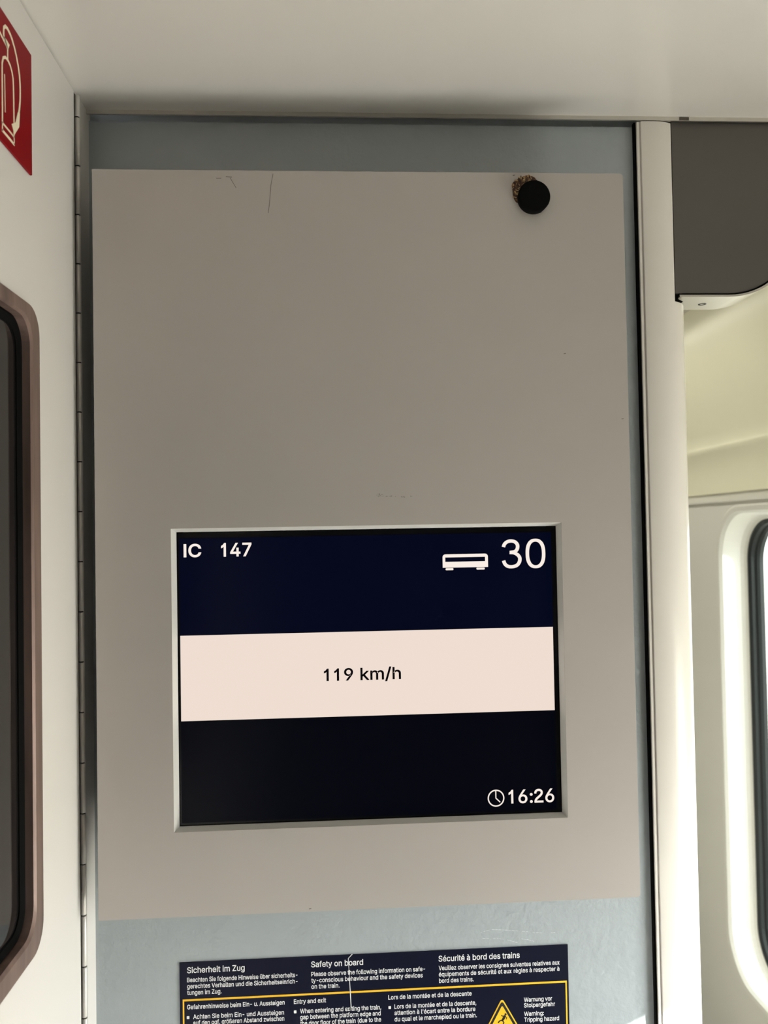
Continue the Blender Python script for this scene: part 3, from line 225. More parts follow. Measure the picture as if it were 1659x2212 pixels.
def text_bm(body, frame, u0, u1, base, cap, d0, d1, bold=0.0):
    """lettering fitted between u0 and u1 on its baseline, cap height as given"""
    b = bmesh.new(); x = 0.0
    for c in body:
        adv, parts = glyph(c, bold)
        for vs, fs_ in parts:
            nv = [b.verts.new((x + p[0], p[1], 0)) for p in vs]
            for f in fs_: b.faces.new([nv[i] for i in f])
        x += adv
    xs = [v.co.x for v in b.verts]; x0, x1 = min(xs), max(xs); lo, hi = -bold, 0.509 + bold
    for v in b.verts: v.co = Vector((u0 + (v.co.x-x0)/(x1-x0)*(u1-u0), base + (v.co.y-lo)/(hi-lo)*cap, 0))
    r = bmesh.ops.extrude_face_region(b, geom=list(b.faces))
    for v in r['geom']:
        if isinstance(v, bmesh.types.BMVert): v.co.z = 1
    return b, (lambda c: frame(c.x, c.y, d0 + (d1-d0)*c.z))
def text(mb, *a, **k):
    b, fn = text_bm(*a, **k); mb.add(b, fn)

# ------------------------------------------------------------------ materials
m_wall   = mat('blue_grey_textured_paint', lin((170, 177, 181)), 0.45, bump=0.6, bscale=190, var=0.02, vscale=30)
m_panel  = mat('light_grey_satin_paint', lin((188, 181, 176)), 0.38, bump=0.03, bscale=900, var=0.012, vscale=6)
m_bezel  = mat('light_grey_bezel_paint', lin((210, 208, 204)), 0.35)
m_ceil   = mat('warm_white_satin_laminate', lin((222, 217, 211)), 0.22, spec=0.8, bump=0.02, bscale=300, var=0.01, vscale=4)
m_white  = mat('off_white_laminate', lin((220, 215, 210)), 0.42, bump=0.015, bscale=500, var=0.012, vscale=5)
m_post   = mat('off_white_satin_metal_coat', lin((240, 234, 226)), 0.26, bump=0.01, bscale=500)
m_right  = mat('pale_grey_moulded_panel', lin((222, 219, 210)), 0.36, var=0.01)
m_cream  = mat('pale_cream_moulded_panel', lin((238, 233, 208)), 0.30, var=0.01)
m_floor  = mat('speckled_beige_floor', lin((177, 170, 163)), 0.5, var=0.12, vscale=220)
m_rear   = mat('dark_grey_rear_wall', lin((28, 28, 30)), 0.6, var=0.05)  # near black so little light returns from behind the viewer
m_fascia = mat('dark_grey_laminate', lin((96, 91, 86)), 0.42, var=0.02, vscale=5)
m_aisle  = mat('grey_laminate', lin((120, 117, 112)), 0.45)
m_alu    = mat('brushed_aluminium', (0.72, 0.69, 0.64), 0.30, 1.0, bump=0.05, bscale=500, stretch=(1, 30, 1))
m_hinge  = mat('satin_painted_steel', (0.66, 0.63, 0.59), 0.38, 0.35)
m_rubber = mat('black_rubber', (0.004, 0.004, 0.004), 0.8, spec=0.06)
m_seal   = mat('dark_window_seal', (0.010, 0.012, 0.012), 0.40, spec=0.3)
m_wframe = mat('worn_brown_metal_frame', lin((128, 106, 98)), 0.42, 0.35, var=0.35, vscale=60, stretch=(1, 1, 0.12), bump=0.1, bscale=300)
m_dglass = mat('dark_tinted_glass', (0.012, 0.011, 0.011), 0.04, spec=0.8)
m_black  = mat('black_plastic_bezel', (0.002, 0.002, 0.003), 0.25, spec=0.4)
m_glass  = glass_mat('clear_window_glass', (0.95, 0.97, 0.95))
m_tint   = glass_mat('lightly_tinted_window_glass', (0.52, 0.54, 0.52))
m_red    = mat('red_printed_sign', lin((132, 0, 12)), 0.5, spec=0.15)
m_cream_print = mat('cream_print', lin((240, 226, 196)), 0.5)
m_navy   = mat('navy_printed_foil', lin((13, 16, 38)), 0.4, spec=0.2)
m_wprint = mat('white_print', lin((245, 245, 245)), 0.5)
m_yel    = mat('yellow_print', lin((250, 196, 40)), 0.45)
m_kprint = mat('black_print', (0.006, 0.006, 0.008), 0.5)
m_scr_n  = emit_mat('lit_navy_screen', lin((1, 4, 24)))
m_scr_d  = emit_mat('lit_black_screen_area', lin((1, 2, 8)))
m_scr_w  = emit_mat('lit_pale_screen_band', lin((238, 221, 208)))
m_scr_t  = emit_mat('lit_white_screen_text', lin((250, 238, 228)))
m_scr_k  = mat('dark_screen_text', lin((10, 6, 18)), 0.12)
m_scuff  = mat('dark_scuff', lin((96, 88, 80)), 0.6)
m_seam   = mat('thin_dark_seam', (0.02, 0.018, 0.015), 0.6)
m_chip   = mat('pale_scratch', lin((235, 238, 238)), 0.6)

# ------------------------------------------------------------------ setting: shell of the vestibule
YB, YE = -1.25, 2.2                     # rear wall, far end of the side aisle
XP0, XP1 = 0.3955, 0.444                # corner post
o = MB().box((XL-0.06, YB-0.06, -1.5-0.05), (XR+0.12, YE+0.06, -1.5)).build('floor', m_floor)
struct(o, 'speckled beige vestibule floor', 'floor')
# ceiling: over the vestibule it stops just short of the back wall and leaves a shadow gap
mb = MB().plate(flat(ZC), [(XL-0.06, YB-0.06), (XR+0.12, YB-0.06), (XR+0.12, 0.0437), (XL-0.06, 0.0437)], (), 0.0, 0.05)
ceiling = struct(mb.build('ceiling', m_ceil), 'warm white satin ceiling above the display panel', 'ceiling')
MB().box((XL-0.02, 0.0425, ZC-0.0035), (XR, 0.0445, ZC+0.004)).build('ceiling_edge_strip', m_alu, ceiling)
o = MB().plate(flat(ZC), rect(XP0, 0.08, XR+0.12, YE), (), 0.012, 0.06).build('ceiling_aisle', m_ceil)
struct(o, 'white ceiling of the side aisle behind the dark overhead panel', 'ceiling')
MB().box((0.4395, 0.0420, ZC-0.0030), (0.4480, 0.0426, ZC-0.0004)).build('chipped_mark', m_scuff, ceiling)
o = MB().box((XL-0.06, YB-0.06, ZC+0.06), (XR+0.14, YE+0.06, ZC+0.09)).build('ceiling_roof', m_ceil)
struct(o, 'roof closing the shadow gaps above the ceiling', 'ceiling')
# back wall
mb = MB().plate(back(YW), rect(XL-0.03, -1.5, XP0+0.004, 0.5880), (), 0.0, -0.03)
wall_back = struct(mb.build('wall_back', m_wall), 'blue-grey textured partition wall behind the display panel', 'wall')
MB().plate(back(YW), rect(XL-0.06, 0.5900, XR+0.12, ZC+0.06), (), -0.004, -0.03).build('upper_recess', m_wall, wall_back)
MB().plate(back(YW), rect(XL-0.03, 0.5870, XP0+0.004, 0.5915), (), -0.007, -0.028).build('recess_groove', m_rubber, wall_back)
# left: fixed strip behind the hinge (wall), hinged door leaf
o = MB().plate(left(), rect(0.0262, -1.5, YW+0.03, ZC+0.004), (), -0.03, 0.0).build('wall_left', m_white)
struct(o, 'narrow off-white wall strip between the hinge and the back wall', 'wall')
DW = rrect(-0.56, -0.0515, -0.0765, 0.3892, 0.020)
DWi = rrect(-0.543, -0.0345, -0.0935, 0.3775, 0.018)
door = MB().plate(left(), rect(YB+0.02, -1.49, 0.0105, ZC-0.0012), [rrect(-0.55, -0.043, -0.085, 0.382, 0.018)], -0.035, 0.0).build('door_1', m_white, bevel=0.0006, seg=1)
struct(door, 'off-white hinged door at the left with a dark window', 'door')
mb = MB().rings(left(), [(DW, 0.0), (rrect(-0.5585, -0.0500, -0.0780, 0.3877, 0.019), 0.0026), (rrect(-0.545, -0.037, -0.0915, 0.3795, 0.018), 0.0030), (DWi, 0.0016), (DWi, -0.012), (DW, -0.012)], smooth=False, closed_profile=True)
f = mb.build('window_frame', m_wframe, door); f['label'] = 'worn brown metal window frame'
mb = MB().rings(left(), [(DWi, -0.004), (rrect(-0.541, -0.0325, -0.0955, 0.3755, 0.017), -0.0030), (rrect(-0.536, -0.0285, -0.1010, 0.3705, 0.015), -0.0045), (rrect(-0.536, -0.0285, -0.1010, 0.3705, 0.015), -0.012), (DWi, -0.012)], smooth=False, closed_profile=True)
mb.build('window_seal', m_rubber, door)
g_ = MB().plate(left(), rrect(-0.535, -0.028, -0.101, 0.370, 0.015), (), -0.010, -0.0055).build('window_pane', m_dglass, door); g_['label'] = 'dark tinted glass pane'
# piano hinge: every knuckle a piece of its own
hing = MB().plate(left(), rect(0.0108, -1.48, 0.0258, 0.5930), (), -0.004, -0.001).build('piano_hinge', m_seam, door)
seams = [0.5925 - 0.0] + [0.5736 - 0.0405*i for i in range(0, 20)]
for a, b in zip(seams, seams[1:]):
    mb = MB().lathe((XL+0.0005, 0.0167, b+0.0006), (0, 0, 1), [(0.0021, 0), (0.0025, 0.0004), (0.0025, a-b-0.0014), (0.0021, a-b-0.0010)], 24)
    mb.build('hinge_knuckle', m_hinge, hing)
MB().lathe((XL+0.0005, 0.0167, -1.45), (0, 0, 1), [(0.0016, 0), (0.0016, 2.03)], 12).build('hinge_pin', m_seam, hing)
# dark wall added behind the viewer to cut frontal light, far end of the aisle, partition beside the aisle
struct(MB().box((XL-0.06, YB-0.05, -1.5), (XR+0.12, YB, ZC)).build('wall_front_added', m_rear), 'unseen dark grey wall added behind the viewer to cut frontal light', 'wall')
struct(MB().box((XP0-0.02, YE-0.1, -1.5), (XR+0.12, YE-0.05, ZC+0.01)).build('wall_far', m_right), 'pale end wall of the side aisle', 'wall')
struct(MB().box((XP0+0.005, 0.15, -1.5), (XP1, YE-0.1, ZC+0.01)).build('wall_aisle', m_aisle), 'grey partition side facing the aisle', 'wall')
# right wall with the visible window and, nearer the viewer, the added entrance door opening
W1 = rrect(0.28, -0.600, 0.846, 0.2555, 0.085, 12)
mb = MB().plate(rside(), rect(-0.06, -1.5, YE-0.1, 0.2735), [W1], -0.05, 0.0)
wr = struct(mb.build('wall_right', m_right), 'pale grey side wall with the rounded window', 'wall')
prof = [(XR+0.10, 0.2905), (XR, 0.2905), (XR-0.002, 0.315), (XR-0.006, 0.336), (XR-0.013, 0.354), (XR-0.021, 0.366), (XR-0.0245, 0.3715), (XR-0.0245, 0.376), (XR-0.0235, 0.382), (XR-0.030, 0.400), (XR-0.052, 0.446), (XR-0.080, 0.505), (XR-0.098, 0.560), (XR-0.101, ZC+0.02), (XR+0.10, ZC+0.02)]
mb = MB()
for (x0_, z0_), (x1_, z1_) in zip(prof, prof[1:] + prof[:1]):
    vs = [mb.bm.verts.new((x, y, z+Z0)) for x, y, z in ((x0_, -0.02, z0_), (x1_, -0.02, z1_), (x1_, YE-0.1, z1_), (x0_, YE-0.1, z0_))]
    mb.bm.faces.new(vs)
bmesh.ops.remove_doubles(mb.bm, verts=list(mb.bm.verts), dist=1e-5)
for y in (-0.02, YE-0.1):
    mb.bm.faces.new([v for v in sorted([v for v in mb.bm.verts if abs(v.co.y-y) < 1e-5], key=lambda v: prof.index(min(prof, key=lambda p: abs(p[0]-v.co.x)+abs(p[1]+Z0-v.co.z))))])
for fc in mb.bm.faces: fc.smooth = len(fc.verts) == 4
cov = mb.build('trim_2', m_cream); struct(cov, 'pale cream curved coving above the rounded window', 'coving')
es = cov.modifiers.new('edge', 'EDGE_SPLIT'); es.split_angle = math.radians(50)
struct(MB().box((XR-0.0, YB, 0.2735), (XR+0.10, -0.02, ZC)).build('wall_upper', m_right), 'pale grey upper side wall over the entrance door', 'wall')
t1 = MB().box((XR-0.006, 0.0, 0.2735), (XR+0.02, YE-0.1, 0.2785)).box((XR+0.004, -0.06, 0.2785), (XR+0.02, YE-0.1, 0.2905)).build('trim_1', m_right)
struct(t1, 'thin light rail running along the side wall above the rounded window', 'trim')
struct(MB().plate(rside(), rect(YB, -1.5, -1.02, 0.2735), (), -0.05, 0.0).build('wall_rear', m_right), 'pale grey side wall behind the entrance door', 'wall')
# window_1: moulded reveal, seal, glass
off = lambda k: rrect(0.28+k, -0.600+k, 0.846-k, 0.2555-k, max(0.085-k*0.6, 0.02), 12)
win = MB().rings(rside(), [(off(-0.012), 0.0), (off(-0.008), 0.003), (off(0.0), 0.002), (off(0.004), -0.004), (off(0.008), -0.036), (off(0.011), -0.042), (off(0.016), -0.047), (off(0.016), -0.072), (off(-0.012), -0.072)], closed_profile=True).build('window_1', m_right)
struct(win, 'rounded side window with a deep pale reveal and black rubber seal', 'window')
MB().rings(rside(), [(off(0.0145), -0.0460), (off(0.0185), -0.0455), (off(0.0215), -0.050), (off(0.0225), -0.056), (off(0.0250), -0.059), (off(0.0265), -0.0640), (off(0.0265), -0.0715), (off(0.0145), -0.0715)], closed_profile=True).build('window_seal', m_seal, win)
MB().plate(rside(), off(0.018), (), -0.0700, -0.0665).build('window_pane', m_tint, win)
# added_door_2: unseen entrance door added beside the viewer, window shaped for daylight and sun
D2 = rrect(-0.42, -1.22, -0.09, 0.03, 0.06, 8)
d2 = MB().plate(rside(), rect(-1.018, -1.496, -0.062, 0.288), [D2], -0.05, -0.01).build('added_door_2', m_right)
struct(d2, 'unseen entrance door added in the side wall, its tall window shaped for the daylight', 'door')
MB().plate(rside(), D2, (), -0.036, -0.030).build('window_pane', m_glass, d2)
for nm, (ya, yb_, za, zb) in (('entrance_window_daylight', (-0.42, -0.09, -1.22, 0.03)), ('side_window_daylight', (0.28, 0.846, -0.60, 0.255))):
    al = bpy.data.lights.new(nm, 'AREA'); al.shape = 'RECTANGLE'; al.size = zb-za; al.size_y = yb_-ya
    al.cycles.is_portal = True
    ao = bpy.data.objects.new(nm, al); COL.objects.link(ao)
    ao.location = (XR+0.115, (ya+yb_)/2, (za+zb)/2+Z0); ao.rotation_euler = (0, math.radians(90), 0)
    ao.rotation_euler = Vector((-1, 0, 0)).to_track_quat('-Z', 'Y').to_euler()
    al.size, al.size_y = yb_-ya, zb-za

# ------------------------------------------------------------------ corner post
post = thing('corner_post', 'off-white rounded vertical post at the right edge of the blue-grey wall', 'post', (0.42, 0.07, -1.5))
R = 0.0316
arc = [(0.4125 + R*math.sin(math.radians(a)), 0.030 + R*(1-math.cos(math.radians(a)))) for a in range(0, 91, 6)]
low = [(0.3988, 0.0325), (0.3996, 0.0303), (0.4005, 0.030)] + arc + [(XP1, 0.133), (0.3988, 0.133)]
cut = [p for p in arc if p[0] < 0.4270] + [(0.4274, 0.0338), (0.4274, 0.133)]
high = [(0.3988, 0.0325), (0.3996, 0.0303), (0.4005, 0.030)] + cut + [(0.3988, 0.133)]
mb = MB().plate(flat(0), low, (), -1.5, 0.4262)
o = mb.build('post_body', m_post, post)
mb = MB().plate(flat(0), high, (), 0.4262, 0.5835)
o2 = mb.build('post_upper', m_post, post)
for q in (o, o2):
    for p in q.data.polygons: p.use_smooth = True
    e_ = q.modifiers.new('edge', 'EDGE_SPLIT'); e_.split_angle = math.radians(30)
MB().box((0.3960, 0.0312, -1.5), (0.3986, 0.048, 0.5835)).build('edge_strip', m_post, post, bevel=0.0005)
MB().box((0.3940, 0.0330, -1.5), (0.3959, 0.0368, 0.5835)).build('gap_gasket', m_rubber, post)

# ------------------------------------------------------------------ dark overhead panel across the aisle
fas = thing('overhead_panel', 'dark grey overhead panel with a rounded metal lower edge beside the post', 'panel', (0.48, 0.055, 0.43))
def fpath(k):      # lower outline, k = offset outwards
    P = [(0.4285 if k == 0 else 0.4318, 0.4335 - k)]
    cxx, czz, a_, b_ = 0.4760, 0.4815, 0.056, 0.048
    for t in range(0, 91, 6):
        s_ = math.radians(t); P.append((cxx + (a_+k)*math.sin(s_), czz - (b_+k)*math.cos(s_)))
    P.append((cxx+a_+k, ZC+0.006)); return P
fp = fpath(0)
MB().plate(back(0.0), fp + [(0.4285, 0.5850), (0.532, 0.5850)][::-1][1:] if False else [p for p in fp if p[1] < 0.58] + [(0.532, 0.5852), (0.4285, 0.5852)], (), -0.075, -0.0345).build('panel_face', m_fascia, fas)
def strip(k0, k1, y0, y1, kk=None):
    A, B = fpath(k0), fpath(k1)
    if kk: B = [(x, z) for (x, z) in B]
    return MB().plate(back(0.0), A + B[::-1], (), -y1, -y0)
strip(0.0002, 0.0016, 0.0355, 0.074).build('gasket', m_rubber, fas)
strip(0.0016, 0.0034, 0.0335, 0.0755).build('edge_trim', m_alu, fas)
MB().lathe((0.4625, 0.057, 0.4335-0.0033), (0, 0, -1), [(0.0036, 0), (0.0036, 0.0003), (0.0018, 0.0002), (0.0016, -0.0004)], 20).build('screw', m_seam, fas)
MB().plate(back(0.0), [(0.4276, 0.4400), (0.4288, 0.4335), (0.4316, 0.4318), (0.4316, 0.4290), (0.4360, 0.4266), (0.4276, 0.4266)], (), -0.072, -0.0365).build('corner_gasket', m_rubber, fas)

def scale_about_camera(t, s, d):          # scales a finished thing about the camera: larger and farther, same outline in view
    d = Vector((d[0], d[1], d[2] + Z0*(1-s)))
    for o in t.children_recursive:
        o.data.transform(Matrix.Translation(d) @ Matrix.Scale(s, 4))
for t in (post, fas): scale_about_camera(t, 1.0185, (-0.0024, 0.0122, -0.0042))
# ------------------------------------------------------------------ unseen strip lamp added to brighten the aisle and coving
lamp = thing('added_fill_lamp', 'unseen strip lamp added on the aisle ceiling to brighten the aisle', 'lamp', (0.56, 1.1, ZC+0.012))
MB().box((0.515, 0.45, ZC-0.006), (0.605, 1.85, ZC+0.012)).build('fill_lamp_housing', m_right, lamp, bevel=0.002)
m_fill_lamp = emit_mat('lit_fill_diffuser', (1.0, 0.98, 0.84)); m_fill_lamp.node_tree.nodes['Principled BSDF'].inputs['Emission Strength'].default_value = FILL_LAMP
MB().box((0.522, 0.46, ZC-0.010), (0.598, 1.84, ZC-0.0061)).build('fill_lamp_diffuser', m_fill_lamp, lamp)
# ------------------------------------------------------------------ cover panel
PY, PS = 0.0, 1.0           # front of the cover panel; drawn units of the panel and its screen are metres
def panel_point(u, y, v): return (PS*u, PY + y, PS*v)
def panel_frame(y): return lambda u, v, d: Vector(panel_point(u, y - d, v)) + Vector((0, 0, Z0))
PX0, PX1, PZ0, PZ1 = -0.0623, 0.3713, -0.0719, 0.5237
cov = thing('cover_panel', 'large light grey cover panel framing the display on the blue-grey wall', 'panel', panel_point(0.155, 0.0, PZ0))
BO = rect(-0.0030, -0.0055, 0.3128, 0.2344)       # outer edge of the bevelled opening
BI = rect(0.0, -0.0033, 0.31, 0.2316)
def prect(u0, v0, u1, v1):      # sharp left corners, small radius on the right
    return [(u0, v0)] + [p for p in rrect(u0-0.1, v0, u1, v1, 0.0028, 5)][:12] + [(u0, v1)]
mb = MB().plate(panel_frame(0.0), prect(PX0, PZ0, PX1, PZ1), [BO], -0.014, 0.0)
o = mb.build('panel_face', m_panel, cov, bevel=0.0011, seg=3)
mb = MB().rings(panel_frame(0.0), [(BO, -0.0002), (BI, -0.0060), (BI, -0.0072), (BO, -0.0072)], closed_profile=True)
o = mb.build('screen_bezel', m_bezel, cov); o['label'] = 'bevelled frame around the screen opening'
MB().plate(panel_frame(0.0), rect(PX0+0.030, PZ0+0.030, PX1-0.030, PZ1-0.030), [BO], -(YW-PY)+0.0005, -0.0145).build('cavity_dark_box', m_black, cov)  # unseen black box added to keep the cavity behind the panel dark
marks = [[(0.0362, 0.5171), (0.0403, 0.5171)], [(0.0440, 0.5184), (0.0489, 0.5182)], [(0.0474, 0.5176), (0.0496, 0.5136), (0.0521, 0.5093)],
         [(0.0820, 0.5213), (0.0801, 0.5118), (0.0792, 0.5004), (0.0777, 0.489)]]
mb = MB()
for P in marks: mb.ribbon(panel_frame(0.0), P, 0.00035, -0.0002, 0.00006)
mb.build('scratch_marks', m_scuff, cov)['kind'] = 'stuff'
mb = MB()
rr = random.Random(3)
for (u, v, n_) in ((0.1640, 0.2592, 16), (0.1690, 0.2578, 5), (0.1745, 0.2580, 7), (0.1820, 0.2573, 7), (0.190, 0.2575, 3)):
    for k in range(n_):
        a = u + rr.gauss(0, 0.0013); b = v + rr.gauss(0, 0.0007 if n_ > 10 else 0.0002)
        mb.ribbon(panel_frame(0.0), [(a-0.0004, b-0.00012), (a+0.0004, b+0.00012)], 0.00018, -0.0002, 0.00006)
for (u, v) in ((0.1032, -0.0697), (0.3189, 0.3733), (0.2795, 0.5215), (0.301, 0.4905), (0.366, 0.319)):
    mb.ribbon(panel_frame(0.0), [(u-0.0009, v-0.0001), (u+0.0009, v+0.0002)], 0.0005, -0.0002, 0.00006)
mb.build('smudge_marks', m_scuff, cov)['kind'] = 'stuff'

# ------------------------------------------------------------------ rubber bumper with torn glue
bmp = thing('rubber_bumper', 'round black rubber bumper with brown torn glue at the panel top right', 'bumper', panel_point(0.2935, 0.0, 0.5004))
MB().lathe(panel_point(0.2945, 0.0, 0.5012), (0, -1, 0), [(0.0124, 0.0006), (0.0128, 0.0012), (0.0133, 0.0070), (0.0129, 0.0079), (0.0120, 0.0083)], 40).build('rubber_cap', m_rubber, bmp)
m_glue = mat('brown_dried_glue', (0.09, 0.035, 0.01), 0.5, bump=0.8, bscale=500)
n = m_glue.node_tree.nodes; L = m_glue.node_tree.links
vz = n.new('ShaderNodeTexNoise'); vz.inputs['Scale'].default_value = 420; vz.inputs['Detail'].default_value = 3
rz = n.new('ShaderNodeValToRGB'); tcz = n.new('ShaderNodeTexCoord'); L.new(tcz.outputs['Object'], vz.inputs['Vector']); L.new(vz.outputs['Fac'], rz.inputs[0])
rz.color_ramp.elements[0].position = 0.40; rz.color_ramp.elements[0].color = (0.055, 0.014, 0.004, 1)
rz.color_ramp.elements[1].position = 0.62; rz.color_ramp.elements[1].color = (0.62, 0.43, 0.20, 1)
q = rz.color_ramp.elements.new(0.52); q.color = (0.17, 0.065, 0.015, 1)
L.new(rz.outputs[0], n['Principled BSDF'].inputs['Base Color'])
mb = MB(); c0 = (0.2900, 0.5088); P = []
for k in range(44):
    a = 2*math.pi*k/44; r = 0.0124*(1 + 0.05*math.sin(5*a+1) + rr.uniform(-0.035, 0.035)); P.append((c0[0]+r*math.cos(a), c0[1]+r*math.sin(a)))
mb.plate(panel_frame(0.0), P, (), -0.0003, 0.0009)
res = mb.build('glue_residue', m_glue, bmp); res['label'] = 'torn patch of brown and cream dried glue'
m_fib_d = mat('dark_brown_fibre', (0.035, 0.010, 0.003), 0.6); m_fib_l = mat('cream_fibre', (0.55, 0.40, 0.20), 0.6)
for mm, nn in ((m_fib_d, 30), (m_fib_l, 16)):
    mb = MB()
    for k in range(nn):
        a = rr.uniform(math.radians(20), math.radians(235)); r = rr.uniform(0.006, 0.0128)
        p = Vector((c0[0]+r*math.cos(a), c0[1]+r*math.sin(a))); t = a + rr.uniform(-0.9, 0.9); l = rr.uniform(0.0015, 0.0034)
        d = Vector((math.cos(t), math.sin(t)))*l*0.5; bend = Vector((-d.y, d.x))*rr.uniform(-0.3, 0.3)
        mb.ribbon(panel_frame(0.0), [tuple(p-d), tuple(p+bend), tuple(p+d)], rr.uniform(0.0003, 0.0007), 0.0007, rr.uniform(0.0012, 0.0018))
    mb.build('glue_fibres', mm, bmp)

# ------------------------------------------------------------------ display monitor
mon = thing('display_monitor', 'navy passenger information screen showing speed 119 km/h and clock 16:26', 'screen', panel_point(0.155, 0.03, -0.0033))
YS = 0.0072
MB().plate(panel_frame(0.0), rect(0.0006, -0.0027, 0.3094, 0.2310), (), -0.046, -YS-0.0002).build('monitor_housing', m_black, mon)
fs = panel_frame(YS)
scr = MB().plate(fs, rect(0.0020, -0.0008, 0.3059, 0.2266), (), -0.0001, 0.0003).build('screen', m_scr_n, mon); scr['label'] = 'lit dark navy screen area'
MB().plate(fs, rect(0.0020, -0.0008, 0.3059, 0.0801), (), 0.0002, 0.00036).build('lower_area', m_scr_d, scr)['label'] = 'nearly black lower area of the screen'
o = MB().plate(fs, rect(0.0022, 0.0801, 0.3057, 0.1484), (), 0.0002, 0.00045).build('speed_band', m_scr_w, scr); o['label'] = 'pale lit band across the screen'
def scr_text(name, body, u0, u1, v0, v1, m_, bold, dz=0.0003):
    mb = MB(); text(mb, body, fs, u0, u1, v0, v1-v0, dz, dz+0.00012, bold=bold); mb.build(name, m_, scr)
scr_text('train_type_text', 'IC', 0.0056, 0.0197, 0.2113, 0.2220, m_scr_t, 0.018)
scr_text('train_number_text', '147', 0.0355, 0.0599, 0.2112, 0.2223, m_scr_t, 0.014)
scr_text('coach_number_text', '30', 0.2644, 0.3008, 0.1973, 0.2210, m_scr_t, -0.003)
scr_text('speed_text', '119 km/h', 0.1168, 0.1794, 0.1090, 0.1190, m_scr_k, 0.012, 0.00043)
scr_text('time_text', '16:26', 0.2659, 0.3037, 0.0052, 0.0163, m_scr_t, 0.009, 0.00035)
mb = MB()
mb.plate(fs, [(0.2153, 0.1988), (0.2528, 0.1988)] + rrect(0.2153, 0.1900, 0.2528, 0.2098, 0.0024, 5)[6:18], [rect(0.2175, 0.2036, 0.2504, 0.2072)], 0.0003, 0.00042)
mb.plate(fs, rrect(0.2176, 0.1967, 0.2241, 0.1984, 0.0007, 3), (), 0.0003, 0.00042); mb.plate(fs, rrect(0.2431, 0.1967, 0.2500, 0.1984, 0.0007, 3), (), 0.0003, 0.00042)
mb.build('coach_icon', m_scr_t, scr)
circ = lambda c, r, n_=40: [(c[0]+r*math.cos(2*math.pi*k/n_), c[1]+r*math.sin(2*math.pi*k/n_)) for k in range(n_)]
cc = (0.2555, 0.0100)
mb = MB().plate(fs, circ(cc, 0.0069), [circ(cc, 0.0059)], 0.0003, 0.0005)
mb.ribbon(fs, [(cc[0]-0.0001, cc[1]+0.0058), (cc[0]-0.0001, cc[1]), (cc[0]+0.0033, cc[1]-0.0033)], 0.0009, 0.0003, 0.0005)
mb.build('clock_icon', m_scr_t, scr)

# ------------------------------------------------------------------ safety notice on the back wall
sign = thing('safety_notice', 'navy safety notice with white text and yellow frame below the display panel', 'sign', (0.157, YW, -0.36))
fg = back(YW)
MB().plate(fg, rect(-0.0097, -0.40, 0.3238, -0.1324), (), 0.0, 0.0008).build('notice_board', m_navy, sign)
K0, K1 = 0.00075, 0.00090
yb = MB().plate(fg, rect(-0.0073, -0.39, 0.3223, -0.1632), [rect(-0.0060, -0.3887, 0.3210, -0.1648)], K0, K1).build('yellow_frame', m_yel, sign)
BLK = [
 ('heading_text', 0.011, [('Sicherheit im Zug', -0.0033, 0.0450, -0.1415, 0.0050)]),
 ('heading_text', 0.011, [('Safety on board', 0.1013, 0.1457, -0.1415, 0.0050)]),
 ('heading_text', 0.011, [('Sécurité à bord des trains', 0.2107, 0.2814, -0.1418, 0.0050)]),
 ('paragraph_text', 0.010, [('Beachten Sie folgende Hinweise über sicherheits-', -0.0034, 0.0896, -0.1490, 0.0038),
   ('gerechtes Verhalten und die Sicherheitseinrich-', -0.0034, 0.0896, -0.1543, 0.0038), ('tungen im Zug.', -0.0034, 0.0254, -0.1596, 0.0038)]),
 ('paragraph_text', 0.010, [('Please observe the following information on safe-', 0.1013, 0.1989, -0.1491, 0.0038),
   ('ty-conscious behaviour and the safety devices', 0.1013, 0.1968, -0.1544, 0.0038), ('on the train.', 0.1013, 0.1253, -0.1596, 0.0038)]),
 ('paragraph_text', 0.010, [('Veuillez observer les consignes suivantes relatives aux', 0.2107, 0.3162, -0.1492, 0.0038),
   ('équipements de sécurité et aux règles à respecter à', 0.2107, 0.3160, -0.1545, 0.0038), ('bord des trains.', 0.2108, 0.2409, -0.1599, 0.0038)]),
 ('heading_text', 0.011, [('Gefahrenhinweise beim Ein- u. Aussteigen', -0.0036, 0.0784, -0.1716, 0.0038)]),
 ('heading_text', 0.011, [('Entry and exit', 0.0862, 0.1136, -0.1715, 0.0038)]),
 ('heading_text', 0.011, [('Lors de la montée et de la descente', 0.1668, 0.2388, -0.1719, 0.0038)]),
 ('paragraph_text', 0.010, [('Achten Sie beim Ein- und Aussteigen', 0.0013, 0.0777, -0.1799, 0.0038), ('auf den ggf. größeren Abstand zwischen', 0.0013, 0.0779, -0.1850, 0.0038)]),
 ('paragraph_text', 0.010, [('When entering and exiting the train,', 0.0914, 0.1605, -0.1797, 0.0038), ('gap between the platform edge and', 0.0914, 0.1600, -0.1848, 0.0038),
   ('the door floor of the train (due to the', 0.0914, 0.1603, -0.1900, 0.0038)]),
 ('paragraph_text', 0.010, [('Lors de la montée et de la descente,', 0.1719, 0.2427, -0.1799, 0.0038), ("attention à l'écart entre la bordure", 0.1719, 0.2418, -0.1852, 0.0038),
   ('du quai et le marchepied ou le train.', 0.1719, 0.2430, -0.1906, 0.0038)]),
 ('caption_text', 0.010, [('Warnung vor', 0.2843, 0.3090, -0.1796, 0.0037), ('Stolpergefahr', 0.2843, 0.3115, -0.1844, 0.0037)]),
 ('caption_text', 0.010, [('Warning:', 0.2842, 0.3015, -0.1917, 0.0037), ('Tripping hazard', 0.2842, 0.3148, -0.1967, 0.0037)]),
]
for nm, bold, lines in BLK:
    mb = MB()
    for t, u0, u1, b, h in lines: text(mb, t, fg, u0, u1, b, h, K0, K1, bold=bold)
    mb.build(nm, m_wprint, sign)
